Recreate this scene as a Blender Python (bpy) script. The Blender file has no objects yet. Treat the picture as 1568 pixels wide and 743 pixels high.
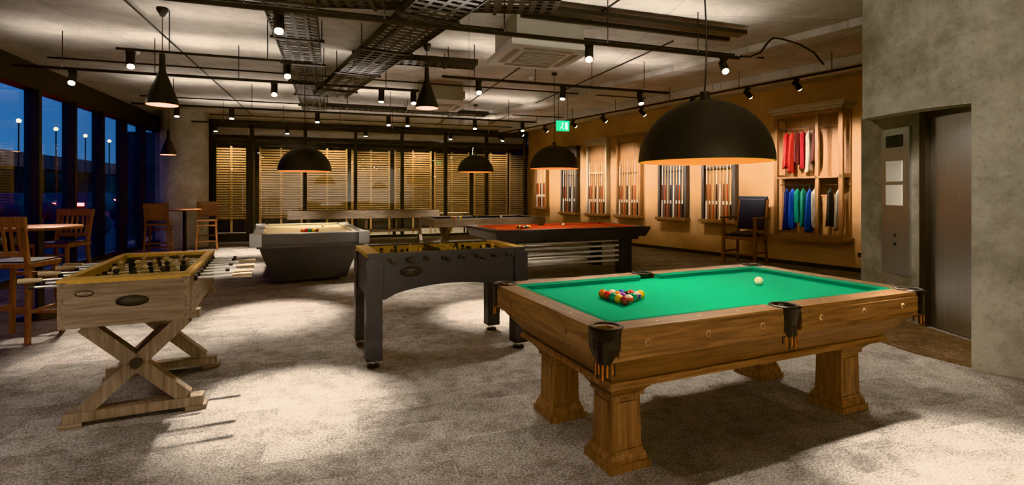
import bpy, bmesh, math, random
from mathutils import Matrix, Vector
random.seed(7)
YAW=18.8
cY,sY=math.cos(math.radians(YAW)),math.sin(math.radians(YAW))
H=3.6
def W(r,d,z=0.0):      # survey frame (right, forward) -> room frame
    return Vector((cY*r+sY*d, -sY*r+cY*d, z))
def A(a): return math.radians(a-YAW)
scene=bpy.context.scene
# ------------------------------------------------------------ materials
def newmat(name):
    m=bpy.data.materials.new(name); m.use_nodes=True
    nt=m.node_tree; b=nt.nodes['Principled BSDF']; return m,nt,b
def pr(name,col,rough=.5,metal=0,emit=None,es=0,spec=.5,coat=0,sheen=0):
    m,nt,b=newmat(name)
    b.inputs['Base Color'].default_value=(*col,1); b.inputs['Roughness'].default_value=rough
    b.inputs['Metallic'].default_value=metal; b.inputs['Specular IOR Level'].default_value=spec
    b.inputs['Coat Weight'].default_value=coat; b.inputs['Sheen Weight'].default_value=sheen
    if emit: b.inputs['Emission Color'].default_value=(*emit,1); b.inputs['Emission Strength'].default_value=es
    return m
def mott(name,c1,c2,scale=3,rough=.6,stretch=(1,1,1),bump=.1,detail=8,metal=0,lo=.35,hi=.65,c3=None,spec=.5,big=None,bscale=40):
    m,nt,b=newmat(name); N=nt.nodes; L=nt.links
    tc=N.new('ShaderNodeTexCoord'); mp=N.new('ShaderNodeMapping'); mp.inputs['Scale'].default_value=stretch
    L.new(tc.outputs['Object'],mp.inputs['Vector'])
    n=N.new('ShaderNodeTexNoise'); n.inputs['Scale'].default_value=scale; n.inputs['Detail'].default_value=detail; n.inputs['Roughness'].default_value=.62
    n.inputs['Distortion'].default_value=.4
    L.new(mp.outputs['Vector'],n.inputs['Vector'])
    r=N.new('ShaderNodeValToRGB'); r.color_ramp.elements[0].position=lo; r.color_ramp.elements[1].position=hi
    r.color_ramp.elements[0].color=(*c1,1); r.color_ramp.elements[1].color=(*c2,1)
    if c3: e=r.color_ramp.elements.new((lo+hi)/2); e.color=(*c3,1)
    L.new(n.outputs['Fac'],r.inputs['Fac'])
    out=r.outputs['Color']
    L.new(out,b.inputs['Base Color'])
    b.inputs['Roughness'].default_value=rough; b.inputs['Metallic'].default_value=metal; b.inputs['Specular IOR Level'].default_value=spec
    if bump:
        bp=N.new('ShaderNodeBump'); bp.inputs['Strength'].default_value=bump; bp.inputs['Distance'].default_value=.02
        n3=N.new('ShaderNodeTexNoise'); n3.inputs['Scale'].default_value=bscale; n3.inputs['Detail'].default_value=4
        L.new(mp.outputs['Vector'],n3.inputs['Vector'])
        L.new(n3.outputs['Fac'],bp.inputs['Height']); L.new(bp.outputs['Normal'],b.inputs['Normal'])
    return m
def wood(name,c1,c2,axis='x',rough=.45,scale=3,bump=.08):
    st={'x':(1,15,15),'y':(15,1,15),'z':(15,15,1)}[axis]
    return mott(name,c1,c2,scale,rough,st,bump,10,lo=.34,hi=.66,bscale=12)
def glass(name,tint=(.86,.9,.92)):
    m=bpy.data.materials.new(name); m.use_nodes=True; nt=m.node_tree; N=nt.nodes; L=nt.links
    N.clear(); o=N.new('ShaderNodeOutputMaterial'); mix=N.new('ShaderNodeMixShader')
    t=N.new('ShaderNodeBsdfTransparent'); t.inputs['Color'].default_value=(*tint,1)
    g=N.new('ShaderNodeBsdfGlossy'); g.inputs['Roughness'].default_value=.01
    lw=N.new('ShaderNodeLayerWeight'); lw.inputs['Blend'].default_value=.5
    p=N.new('ShaderNodeMath'); p.operation='POWER'; p.inputs[1].default_value=4.5; L.new(lw.outputs['Facing'],p.inputs[0])
    a=N.new('ShaderNodeMath'); a.operation='MULTIPLY_ADD'; a.inputs[1].default_value=.85; a.inputs[2].default_value=.07; L.new(p.outputs[0],a.inputs[0])
    L.new(a.outputs[0],mix.inputs[0]); L.new(t.outputs[0],mix.inputs[1]); L.new(g.outputs[0],mix.inputs[2]); L.new(mix.outputs[0],o.inputs[0])
    return m
def carpet(name,c1,c2,dark):
    m,nt,b=newmat(name); N=nt.nodes; L=nt.links
    tc=N.new('ShaderNodeTexCoord'); mp=N.new('ShaderNodeMapping'); mp.inputs['Rotation'].default_value=(0,0,math.radians(2))
    L.new(tc.outputs['Object'],mp.inputs['Vector'])
    br=N.new('ShaderNodeTexBrick'); br.inputs['Scale'].default_value=1; br.inputs['Brick Width'].default_value=1.0; br.inputs['Row Height'].default_value=.25
    br.inputs['Mortar Size'].default_value=.0; br.inputs['Color1'].default_value=(*c1,1); br.inputs['Color2'].default_value=(*c2,1); br.offset=.5
    L.new(mp.outputs[0],br.inputs['Vector'])
    ad=N.new('ShaderNodeVectorMath'); ad.operation='MULTIPLY_ADD'; ad.inputs[1].default_value=(40,25,10)
    L.new(br.outputs['Color'],ad.inputs[0]); L.new(mp.outputs[0],ad.inputs[2])
    n=N.new('ShaderNodeTexNoise'); n.inputs['Scale'].default_value=3.2; n.inputs['Detail'].default_value=14; n.inputs['Roughness'].default_value=.88
    L.new(ad.outputs[0],n.inputs['Vector'])
    r=N.new('ShaderNodeValToRGB'); r.color_ramp.elements[0].position=.42; r.color_ramp.elements[1].position=.54
    r.color_ramp.elements[0].color=(*dark,1); r.color_ramp.elements[1].color=(1,1,1,1); L.new(n.outputs['Fac'],r.inputs['Fac'])
    n2=N.new('ShaderNodeTexNoise'); n2.inputs['Scale'].default_value=80; n2.inputs['Detail'].default_value=4; n2.inputs['Roughness'].default_value=.8
    L.new(mp.outputs[0],n2.inputs['Vector'])
    r2=N.new('ShaderNodeValToRGB'); r2.color_ramp.elements[0].position=.42; r2.color_ramp.elements[1].position=.56
    r2.color_ramp.elements[0].color=(.42,.41,.40,1); r2.color_ramp.elements[1].color=(1,1,1,1); L.new(n2.outputs['Fac'],r2.inputs['Fac'])
    m1=N.new('ShaderNodeMixRGB'); m1.blend_type='MULTIPLY'; m1.inputs[0].default_value=1
    m2=N.new('ShaderNodeMixRGB'); m2.blend_type='MULTIPLY'; m2.inputs[0].default_value=1
    L.new(br.outputs['Color'],m1.inputs[1]); L.new(r.outputs[0],m1.inputs[2]); L.new(m1.outputs[0],m2.inputs[1]); L.new(r2.outputs[0],m2.inputs[2])
    L.new(m2.outputs[0],b.inputs['Base Color']); b.inputs['Roughness'].default_value=.95; b.inputs['Specular IOR Level'].default_value=.1
    bp=N.new('ShaderNodeBump'); bp.inputs['Strength'].default_value=.2; bp.inputs['Distance'].default_value=.01
    n4=N.new('ShaderNodeTexNoise'); n4.inputs['Scale'].default_value=160; L.new(mp.outputs[0],n4.inputs['Vector'])
    L.new(n4.outputs['Fac'],bp.inputs['Height']); L.new(bp.outputs[0],b.inputs['Normal'])
    return m
def concrete(name,c1,c2,panel=(2.4,1.2),rot=0,line=.55,scale=1.1,lo=.36,hi=.62,dist=.3,pit=.75):
    m,nt,b=newmat(name); N=nt.nodes; L=nt.links
    tc=N.new('ShaderNodeTexCoord'); mp=N.new('ShaderNodeMapping'); mp.inputs['Rotation'].default_value=(0,0,rot)
    L.new(tc.outputs['Object'],mp.inputs['Vector'])
    n=N.new('ShaderNodeTexNoise'); n.inputs['Scale'].default_value=scale; n.inputs['Detail'].default_value=14; n.inputs['Roughness'].default_value=.72
    n.inputs['Distortion'].default_value=dist; L.new(mp.outputs[0],n.inputs['Vector'])
    r=N.new('ShaderNodeValToRGB'); r.color_ramp.elements[0].position=lo; r.color_ramp.elements[1].position=hi
    r.color_ramp.elements[0].color=(*c1,1); r.color_ramp.elements[1].color=(*c2,1); L.new(n.outputs['Fac'],r.inputs['Fac'])
    out=r.outputs[0]
    vo=N.new('ShaderNodeTexNoise'); vo.inputs['Scale'].default_value=26; vo.inputs['Detail'].default_value=4; L.new(mp.outputs[0],vo.inputs['Vector'])
    rp=N.new('ShaderNodeValToRGB'); rp.color_ramp.elements[0].position=.30; rp.color_ramp.elements[1].position=.40
    rp.color_ramp.elements[0].color=(pit,pit,pit,1); rp.color_ramp.elements[1].color=(1,1,1,1); L.new(vo.outputs['Fac'],rp.inputs['Fac'])
    mp2=N.new('ShaderNodeMixRGB'); mp2.blend_type='MULTIPLY'; mp2.inputs[0].default_value=1
    L.new(out,mp2.inputs[1]); L.new(rp.outputs[0],mp2.inputs[2]); out=mp2.outputs[0]
    if panel:
        br=N.new('ShaderNodeTexBrick'); br.inputs['Scale'].default_value=1; br.inputs['Brick Width'].default_value=panel[0]; br.inputs['Row Height'].default_value=panel[1]
        br.inputs['Mortar Size'].default_value=.008; br.inputs['Mortar Smooth'].default_value=.3; br.offset=0
        br.inputs['Color1'].default_value=(1,1,1,1); br.inputs['Color2'].default_value=(.88,.88,.88,1); br.inputs['Mortar'].default_value=(line,line,line,1)
        L.new(mp.outputs[0],br.inputs['Vector'])
        mx=N.new('ShaderNodeMixRGB'); mx.blend_type='MULTIPLY'; mx.inputs[0].default_value=1
        L.new(out,mx.inputs[1]); L.new(br.outputs['Color'],mx.inputs[2]); out=mx.outputs[0]
    L.new(out,b.inputs['Base Color']); b.inputs['Roughness'].default_value=.75; b.inputs['Specular IOR Level'].default_value=.3
    bp=N.new('ShaderNodeBump'); bp.inputs['Strength'].default_value=.3; bp.inputs['Distance'].default_value=.02
    n3=N.new('ShaderNodeTexNoise'); n3.inputs['Scale'].default_value=14; n3.inputs['Detail'].default_value=9; L.new(mp.outputs[0],n3.inputs['Vector'])
    L.new(n3.outputs['Fac'],bp.inputs['Height']); L.new(bp.outputs[0],b.inputs['Normal'])
    return m
M={}
M['carpet']=carpet('carpet_tiles',(.44,.42,.40),(.31,.295,.28),(.56,.55,.54))
M['carpet2']=carpet('carpet_lobby',(.22,.16,.11),(.17,.13,.10),(.5,.45,.4))
M['ceil']=concrete('concrete_ceiling',(.43,.40,.36),(.66,.63,.58),rot=math.radians(14),line=.62,pit=.85)
M['core']=concrete('concrete_core',(.17,.165,.14),(.34,.325,.285),panel=None,scale=1.9,lo=.37,hi=.61,dist=0,pit=.8)
M['col']=concrete('concrete_column',(.34,.32,.28),(.52,.49,.44),panel=None,scale=2)
M['wnear']=pr('painted_plaster',(.7,.68,.64),.8)
M['orange']=mott('ochre_plaster',(.37,.215,.105),(.53,.325,.17),1.5,.65,bump=.1,bscale=20)
M['black']=pr('black_metal',(.012,.011,.010),.45,.3)
M['blackm']=pr('black_matte',(.010,.010,.010),.55)
M['frame']=pr('dark_frame',(.022,.020,.018),.5)
M['gold']=pr('gold_inner',(.85,.42,.035),.45)
M['lens']=pr('lamp_lens',(1,1,1),.4,emit=(1,.9,.72),es=14)
M['bulb']=pr('lamp_bulb',(1,1,1),.4,emit=(1,.75,.4),es=30)
M['white']=pr('white_plastic',(.75,.72,.66),.5)
M['grille']=pr('grille',(.35,.33,.3),.6)
M['duct']=pr('galvanised',(.35,.33,.28),.5,.3)
M['steel']=mott('brushed_steel',(.52,.53,.54),(.57,.58,.59),1.5,.30,(30,30,1),0,3,metal=.96)
M['chrome']=pr('chrome',(.8,.8,.78),.2,1)
M['oakx']=wood('oak_long',(.080,.040,.018),(.25,.138,.064),'x')
M['oaky']=wood('oak_cross',(.080,.040,.018),(.25,.138,.064),'y')
M['oakz']=wood('oak_leg',(.075,.038,.018),(.225,.125,.060),'z')
M['rusx']=wood('rustic_long',(.10,.078,.058),(.24,.19,.145),'x',.6)
M['rusy']=wood('rustic_cross',(.10,.078,.058),(.24,.19,.145),'y',.6)
M['rusz']=wood('rustic_leg',(.11,.085,.063),(.25,.20,.15),'z',.6)
M['stool']=wood('cherry_wood',(.12,.05,.024),(.22,.098,.045),'z',.4)
M['slat']=wood('cedar_slats',(.34,.22,.11),(.50,.34,.19),'x',.6)
M['rack']=wood('rack_wood',(.20,.105,.05),(.34,.19,.10),'z',.5)
M['rackp']=wood('rack_pale',(.40,.32,.23),(.54,.45,.34),'z',.5)
M['rackd']=wood('rack_dark',(.05,.045,.05),(.10,.09,.09),'z',.5)
def cloth(n,c): return mott(n,tuple(x*.9 for x in c),c,150,.85,bump=.03,bscale=300,spec=.15)
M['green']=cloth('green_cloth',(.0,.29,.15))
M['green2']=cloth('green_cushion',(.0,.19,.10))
M['red']=cloth('red_cloth',(.42,.07,.03))
M['beige']=cloth('beige_cloth',(.50,.44,.28))
M['navy']=cloth('black_cloth',(.03,.035,.05))
M['slate']=pr('slate_paint',(.105,.11,.12),.45)
M['slate2']=pr('charcoal_paint',(.036,.040,.050),.4)
M['silver']=pr('aluminium',(.40,.40,.41),.40,.7)
M['leather']=pr('black_leather',(.012,.011,.011),.35)
M['navyl']=pr('navy_leather',(.02,.025,.04),.4)
M['tassel']=pr('orange_tassel',(.45,.14,.02),.7)
M['pearl']=pr('sight_inlay',(.5,.34,.16),.3)
M['field']=wood('field_yellow',(.40,.235,.05),(.52,.325,.085),'x',.5)
M['ivory']=pr('ivory',(.8,.72,.5),.2,coat=.5)
M['handle']=wood('handle_wood',(.38,.29,.19),(.52,.42,.28),'y',.4)
M['glass']=glass('window_glass'); 
M['exit']=pr('exit_green',(.0,.3,.12),.5,emit=(.02,.6,.25),es=.8)
M['exitw']=pr('exit_white',(1,1,1),.5,emit=(.9,1,.95),es=1.5)
M['deck']=wood('deck_boards',(.26,.22,.18),(.42,.37,.31),'x',.7)
M['asphalt']=mott('asphalt',(.02,.02,.022),(.045,.045,.05),2,.7)
M['hedge']=mott('foliage',(.006,.014,.004),(.03,.05,.016),8,.8,bump=.8)
M['bridge']=mott('overpass_concrete',(.10,.09,.08),(.18,.16,.14),1,.8)
M['tail']=pr('tail_lamp',(1,0,0),.5,emit=(1,.03,.015),es=25)
M['head']=pr('head_lamp',(1,1,1),.5,emit=(1,.9,.7),es=25)
M['amber']=pr('street_glow',(1,.6,.2),.5,emit=(1,.6,.25),es=16)
M['car']=pr('car_paint',(.05,.05,.06),.25,.6)
M['paper']=pr('paper',(.75,.75,.7),.7)
M['display']=pr('display',(.05,.06,.07),.15)
# ------------------------------------------------------------ builder
class B:
    def __init__(s,name): s.n=name; s.v=[];s.f=[];s.m=[];s.s=[];s.mats=[]
    def mi(s,mat):
        if isinstance(mat,str): mat=M[mat]
        if mat not in s.mats: s.mats.append(mat)
        return s.mats.index(mat)
    def add(s,vs,fs,mat,smooth=False):
        o=len(s.v); k=s.mi(mat)
        s.v+= [tuple(v) for v in vs]
        for f in fs: s.f.append([i+o for i in f]); s.m.append(k); s.s.append(smooth)
    def box(s,c,z,mat,R=None):
        c=Vector(c); vs=[]
        for k in (-1,1):
            for j in (-1,1):
                for i in (-1,1):
                    p=Vector((i*z[0]/2,j*z[1]/2,k*z[2]/2))
                    if R is not None: p=R@p
                    vs.append(c+p)
        s.add(vs,[(0,2,3,1),(4,5,7,6),(0,1,5,4),(2,6,7,3),(0,4,6,2),(1,3,7,5)],mat)
    def bb(s,x0,x1,y0,y1,z0,z1,mat): s.box(((x0+x1)/2,(y0+y1)/2,(z0+z1)/2),(abs(x1-x0),abs(y1-y0),abs(z1-z0)),mat)
    def frus(s,c0,s0,c1,s1,mat):
        vs=[]
        for c,z in ((c0,s0),(c1,s1)):
            for j in (-1,1):
                for i in (-1,1): vs.append((c[0]+i*z[0]/2,c[1]+j*z[1]/2,c[2]))
        s.add(vs,[(0,2,3,1),(4,5,7,6),(0,1,5,4),(2,6,7,3),(0,4,6,2),(1,3,7,5)],mat)
    def beam(s,p0,p1,w,h,mat,up=(0,0,1)):
        p0=Vector(p0);p1=Vector(p1); d=p1-p0; L=d.length; d.normalize()
        u=Vector(up); sd=d.cross(u)
        if sd.length<1e-4: sd=d.cross(Vector((1,0,0)))
        sd.normalize(); u=sd.cross(d).normalized()
        R=Matrix((d,sd,u)).transposed()
        s.box((p0+p1)/2,(L,w,h),mat,R)
    def cyl(s,p0,p1,r0,mat,r1=None,seg=16,cap=True):
        if r1 is None: r1=r0
        p0=Vector(p0);p1=Vector(p1); d=(p1-p0).normalized()
        a=d.orthogonal().normalized(); b=d.cross(a)
        vs=[]
        for p,r in ((p0,r0),(p1,r1)):
            for i in range(seg):
                t=2*math.pi*i/seg; vs.append(p+a*math.cos(t)*r+b*math.sin(t)*r)
        s.add(vs,[(i,(i+1)%seg,seg+(i+1)%seg,seg+i) for i in range(seg)],mat,True)
        if cap:
            s.add(vs[:seg],[tuple(range(seg))],mat); s.add(vs[seg:],[tuple(range(seg))],mat)
    def lathe(s,prof,mat,c=(0,0,0),seg=48,smooth=True):
        vs=[];n=len(prof)
        for i in range(seg):
            t=2*math.pi*i/seg
            for r,z in prof: vs.append((c[0]+r*math.cos(t),c[1]+r*math.sin(t),c[2]+z))
        fs=[]
        for i in range(seg):
            j=(i+1)%seg
            for k in range(n-1): fs.append((i*n+k,j*n+k,j*n+k+1,i*n+k+1))
        s.add(vs,fs,mat,smooth)
    def sph(s,c,r,mat,seg=16,rings=10,sc=(1,1,1)):
        vs=[];fs=[]
        vs.append((c[0],c[1],c[2]-r*sc[2]))
        for k in range(1,rings):
            ph=-math.pi/2+math.pi*k/rings
            for i in range(seg):
                t=2*math.pi*i/seg
                vs.append((c[0]+r*sc[0]*math.cos(ph)*math.cos(t),c[1]+r*sc[1]*math.cos(ph)*math.sin(t),c[2]+r*sc[2]*math.sin(ph)))
        vs.append((c[0],c[1],c[2]+r*sc[2])); top=len(vs)-1
        for i in range(seg): fs.append((0,1+(i+1)%seg,1+i)); fs.append((top,top-seg+i,top-seg+(i+1)%seg))
        for k in range(rings-2):
            for i in range(seg):
                a=1+k*seg+i;b2=1+k*seg+(i+1)%seg; fs.append((a,b2,b2+seg,a+seg))
        s.add(vs,fs,mat,True)
    def prism(s,poly,z0,z1,mat):
        n=len(poly)
        vs=[(p[0],p[1],z0) for p in poly]+[(p[0],p[1],z1) for p in poly]
        s.add(vs,[tuple(range(n-1,-1,-1)),tuple(range(n,2*n))]+[(i,(i+1)%n,n+(i+1)%n,n+i) for i in range(n)],mat)
    def prismy(s,poly,y0,y1,mat): # poly in x,z, extruded along y
        n=len(poly)
        vs=[(p[0],y0,p[1]) for p in poly]+[(p[0],y1,p[1]) for p in poly]
        s.add(vs,[tuple(range(n)),tuple(range(2*n-1,n-1,-1))]+[(i,n+i,n+(i+1)%n,(i+1)%n) for i in range(n)],mat)
    def tube(s,pts,r,mat,seg=8):
        for a,b in zip(pts[:-1],pts[1:]): s.cyl(a,b,r,mat,seg=seg)
    def build(s,loc=(0,0,0),rz=0,bevel=0,seg=2):
        me=bpy.data.meshes.new(s.n); me.from_pydata(s.v,[],s.f)
        for m in s.mats: me.materials.append(m)
        for p,k,sm in zip(me.polygons,s.m,s.s): p.material_index=k; p.use_smooth=sm
        bm=bmesh.new(); bm.from_mesh(me); bmesh.ops.recalc_face_normals(bm,faces=bm.faces); bm.to_mesh(me); bm.free()
        o=bpy.data.objects.new(s.n,me); scene.collection.objects.link(o)
        o.location=loc; o.rotation_euler=(0,0,rz)
        if bevel:
            b=o.modifiers.new('bevel','BEVEL'); b.width=bevel; b.segments=seg; b.limit_method='ANGLE'; b.angle_limit=math.radians(40)
        return o
def light(kind,parent,loc,energy,col=(1,.83,.65),size=.04,spot=None,blend=.6,aim=None,name='lamp_light'):
    l=bpy.data.lights.new(name,kind); l.energy=energy; l.color=col
    if kind!='AREA': l.shadow_soft_size=size
    if spot: l.spot_size=math.radians(spot); l.spot_blend=blend
    o=bpy.data.objects.new(name,l); scene.collection.objects.link(o)
    if parent: o.parent=parent
    o.location=loc
    if aim is not None: o.rotation_euler=Vector(aim).to_track_quat('-Z','Y').to_euler()
    return o
# ------------------------------------------------------------ room shell
N0=Vector((8.96,6.71)); wd=Vector((-.2415,.9704))
def wallp(t,off=0): # point on right wall, off = distance into the room
    p=N0+wd*t+Vector((-.9704,-.2415))*off
    return p
RW=math.radians(-76.03)
F0=wallp(10.6); E0=wallp(-5)
XL=-4.9; YB=17.0; YN=-4.0
b=B('floor'); b.prism([(XL,YN),(E0.x,YN),(E0.x,E0.y),(F0.x,YB),(XL,YB)],-.15,0,'carpet'); b.build()
b=B('ceiling'); b.prism([(XL-.3,YN),(E0.x+.3,YN),(E0.x+.3,E0.y),(F0.x+1.4,YB+4.5),(XL-.3,YB+4.5)],H,H+.25,'ceil'); b.build()
b=B('wall_right'); nrm=Vector((.9704,.2415))*.2
b.prism([tuple(E0),tuple(F0),tuple(F0+nrm),tuple(E0+nrm)],0,H,'orange'); b.build()
b=B('baseboard_right'); n2=-nrm*.06
b.prism([tuple(wallp(-2)),tuple(F0),tuple(F0+n2),tuple(wallp(-2)+n2)],0,.08,'frame'); b.build()
b=B('wall_side'); b.bb(E0.x,E0.x+.2,YN,E0.y,0,H,'col'); b.build()
b=B('wall_near'); b.bb(XL,E0.x+.2,YN-.2,YN,0,H,'wnear'); b.build()
for i,(off,t0,t1,w,dz) in enumerate([(3.0,-6,9.5,.35,.10),(1.0,-2,10.2,.5,.14)]):
    b=B('trim_%d'%(i+1)); a=wallp(t0,off);c=wallp(t1,off);a2=wallp(t1,off+w);c2=wallp(t0,off+w)
    b.prism([tuple(a),tuple(c),tuple(a2),tuple(c2)],H-dz,H,'ceil'); b.build(bevel=.01)
# left facade
ys=[10.8+1.25*k for k in range(-12,6)]
b=B('wall_left')
for y in ys:
    if y<YN+.1 or y>YB+.2: continue
    b.bb(XL-.08,XL+.13,y-.04,y+.04,0,3.2,'frame')
b.bb(XL-.12,XL+.12,YN,YB,3.18,H,'frame'); b.bb(XL-.08,XL+.1,YN,YB,0,.1,'frame')
b.build()
b=B('window_1'); b.bb(XL-.012,XL,YN,YB,.1,3.2,'glass'); b.build()
b=B('concrete_column'); b.lathe([(.55,0),(.55,H)],'col',seg=48); b.build((-3.86,15.75,0))
# back glazed wall
xs=[-3.52,-2.44,-.95,.54,2.0,3.44,4.87,6.3]
b=B('wall_back')
for i,x in enumerate(xs): b.bb(x-.05,x+.05,YB-.02,YB+.14,0,H,'frame')
b.bb(-3.52,F0.x,YB-.02,YB+.14,3.38,H,'frame'); b.bb(-3.52,F0.x,YB,YB+.1,3.02,3.1,'frame'); b.bb(-3.52,F0.x,YB,YB+.1,0,.08,'frame')
b.bb(XL,-3.5,YB,YB+.2,0,H,'col')
b.build()
b=B('window_2'); b.bb(-2.4,F0.x,YB+.05,YB+.062,.08,3.4,'glass'); b.build()
b=B('door_1')
x0,x1=-3.42,-2.54
for x in (x0,x1): b.bb(x-.045,x+.045,YB+.0,YB+.07,.08,3.0,'frame')
b.bb(x0,x1,YB,YB+.07,.08,.24,'frame'); b.bb(x0,x1,YB,YB+.07,2.92,3.0,'frame'); b.bb(x0,x1,YB+.03,YB+.04,.2,2.92,'glass'); b.bb(x0,x1,YB+.03,YB+.04,3.1,3.4,'glass')
b.cyl((x1-.12,YB-.06,.8),(x1-.12,YB-.06,1.8),.018,'chrome')
for z in (.9,1.7): b.cyl((x1-.12,YB-.06,z),(x1-.12,YB+.02,z),.01,'chrome')
b.build()
# terrace beyond
b=B('terrace_deck'); 
for k in range(28): b.bb(-6,F0.x+2.15,YB+.2+k*.145,YB+.2+k*.145+.135,-.1,-.02,'deck')
b.build()
b=B('terrace_back_wall'); b.bb(-7,F0.x+2.4,21.4,21.6,-.1,H,'frame'); b.build()
b=B('terrace_end_wall'); b.bb(F0.x+2.2,F0.x+2.4,YB+.3,21.38,-.1,H,'frame'); b.build()
b=B('timber_slat_screen')
px=-3.9; i=0
while px<7.2:
    w=1.32
    y=18.5+(.18 if i%2 else 0)
    for x in (px+.03,px+w-.03,px+w/2): b.bb(x-.03,x+.03,y,y+.04,-.02,2.95,'slat')
    z=.62
    while z<2.9: b.box((px+w/2,y-.02,z),(w-.04,.016,.045),'slat',Matrix.Rotation(.35,3,'X')); z+=.08
    px+=1.45; i+=1
b.build()
for k,x in enumerate((-3.2,-1.7,-.2,1.3,2.8,4.3,5.6)):
    light('SPOT',None,(x,17.6,3.3),(210,120,230,150,210,120,120)[k],(1,.74,.44),.05,110,.9,(.1,.75,-1.6),name='terrace_spot')
for x in (-2.4,1.9,4.6): light('SPOT',None,(x,20.2,3.3),180,(1,.8,.55),.05,120,.9,(0,-.1,-1),name='terrace_spot')
for x in (-1.0,1.4,3.9):
    b=B('terrace_table'); b.bb(-.5,.5,-.3,.3,.7,.74,'rackp'); 
    for sx in (-.42,.42):
        for sy in (-.22,.22): b.bb(sx-.025,sx+.025,sy-.025,sy+.025,-.02,.7,'black')
    b.build((x,17.8,0))
# ------------------------------------------------------------ lift core
def wp(lst): return [tuple(W(r,d)[:2]) for r,d in lst]
curve=[(3.49,5.1),(3.495,4.93),(3.515,4.75),(3.55,4.58),(3.60,4.42),(3.67,4.29),(3.75,4.18),(3.86,4.08),(3.99,3.99)]
b=B('wall_lift_core')
b.prism(wp(curve+[(4.6,3.65),(6,3.3),(6.9,3.3),(6.5,6.6),(4.52,6.6)]),2.42,H,'core')
inner=[(3.93,4.28),(3.85,4.37),(3.78,4.48),(3.72,4.62),(3.69,4.78),(3.67,4.95),(3.67,5.1)]
b.prism(wp(curve[:7]+inner),2.18,2.42,'core')
b.prism(wp([(3.75,4.18),(3.86,4.08),(3.99,3.99),(4.6,3.65),(6,3.3),(6.9,3.3),(6.5,6.6),(4.56,6.6),(4.56,4.4)]),0,2.42,'core')
ob=b.build()
b=B('trim_3'); b.prism(wp([(4.50,5.62),(4.50,6.6),(4.56,6.6),(4.56,5.62)]),0,2.42,'core'); b.build()
b=B('lift_door')
b.prism(wp([(4.53,4.5),(4.53,5.02),(4.555,5.02),(4.555,4.5)]),.01,2.26,'steel')
b.prism(wp([(4.53,5.03),(4.53,5.54),(4.555,5.54),(4.555,5.03)]),.01,2.26,'steel')
b.prism(wp([(4.47,5.54),(4.47,5.62),(4.555,5.62),(4.555,5.54)]),0,2.34,'frame')
b.prism(wp([(4.49,4.45),(4.49,5.6),(4.555,5.6),(4.555,4.45)]),2.26,2.34,'frame')
b.build()
b=B('lift_call_panel')
b.prism(wp([(4.475,5.77),(4.475,6.2),(4.50,6.2),(4.50,5.77)]),.5,2.2,'steel')
b.prism(wp([(4.468,5.86),(4.468,6.12),(4.475,6.12),(4.475,5.86)]),1.98,2.12,'display')
for z in (1.58,1.30): b.prism(wp([(4.468,5.87),(4.468,6.12),(4.475,6.12),(4.475,5.87)]),z,z+.24,'paper')
for z in (.85,.95): 
    p=W(4.47,5.98,z); q=W(4.48,5.98,z); b.cyl(p,q,.02,'display')
b.build()
b=B('lift_lobby_carpet'); b.prism(wp([(3.55,5.1),(3.62,4.6),(3.80,4.22),(4.45,4.5),(4.45,6.55)]),.001,.006,'carpet2'); b.build()
b=B('lobby_fill_light'); p=W(4.1,5.1); b.lathe([(0,2.415),(.05,2.415),(.06,2.405),(.06,2.42)],'lens',(0,0,0),20); o=b.build((p.x,p.y,0)); light('SPOT',o,(0,0,2.39),50,size=.04,spot=130,blend=.8,aim=(0,0,-1))  # added fill lamp under the lobby soffit, brightens the lift door
# ------------------------------------------------------------ GREEN POOL TABLE
def balls_obj(loc,rz,zb,rack,cue,n=15,R=.0286):
    cols=[(.8,.5,.02),(.02,.06,.4),(.6,.03,.02),(.12,.03,.2),(.75,.2,.02),(.0,.2,.08),(.25,.03,.03),(.01,.01,.01)]
    ms=[pr('ball_paint',c,.12,coat=.6) for c in cols]+[M['ivory']]
    b=B('billiard_balls'); k=0
    order=[0,8,2,5,7,1,8,3,4,8,6,0,5,2,4]
    for row in range(5):
        for j in range(row+1):
            x=rack[0]-row*R*1.74; y=rack[1]+(j-row/2)*2*R
            m=ms[order[k]]; b.sph((x,y,zb+R),R,m,14,8)
            if order[k]==8: b.lathe([(R*1.004*math.cos(a),R*1.004*math.sin(a)) for a in (-.45,-.22,0,.22,.45)],ms[(k*3)%8],(x,y,zb+R),14)
            k+=1
    b.sph((cue[0],cue[1],zb+R),R*1.05,'ivory',16,10)
    return b.build(loc,rz)
GL=W(1.265,3.43); GR=A(23.5)
b=B('pool_table')
L2,W2=1.23,.68
zt,zb=.82,.785
RWd=.12
pk=.09
for sy in (-1,1):
    for xa,xb in ((-L2+pk,-.07),(.07,L2-pk)):
        b.bb(xa,xb,sy*W2,sy*(W2-RWd),.685,zt,'oakx')
        b.bb(xa,xb,sy*(W2+.005),sy*(W2-.02),.70,.79,'oakx')
        y0=sy*(W2-RWd); y1=sy*(W2-RWd-.05)
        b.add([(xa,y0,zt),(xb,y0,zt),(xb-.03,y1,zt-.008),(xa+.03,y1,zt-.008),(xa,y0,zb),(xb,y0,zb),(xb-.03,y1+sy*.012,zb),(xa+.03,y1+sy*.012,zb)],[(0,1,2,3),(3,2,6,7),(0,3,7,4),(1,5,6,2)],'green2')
        for k in range(1,4): b.sph((xa+(xb-xa)*k/4,sy*(W2-.06),zt),.009,'pearl',8,6,(1,1,.15))
        for k in (0.15,.5,.85): b.sph((xa+(xb-xa)*k,sy*(W2+.004),.745),.018,'pearl',10,6,(1,.35,1)); b.sph((xa+(xb-xa)*k,sy*(W2+.006),.745),.014,'oakz',10,6,(1,.55,1))
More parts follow.
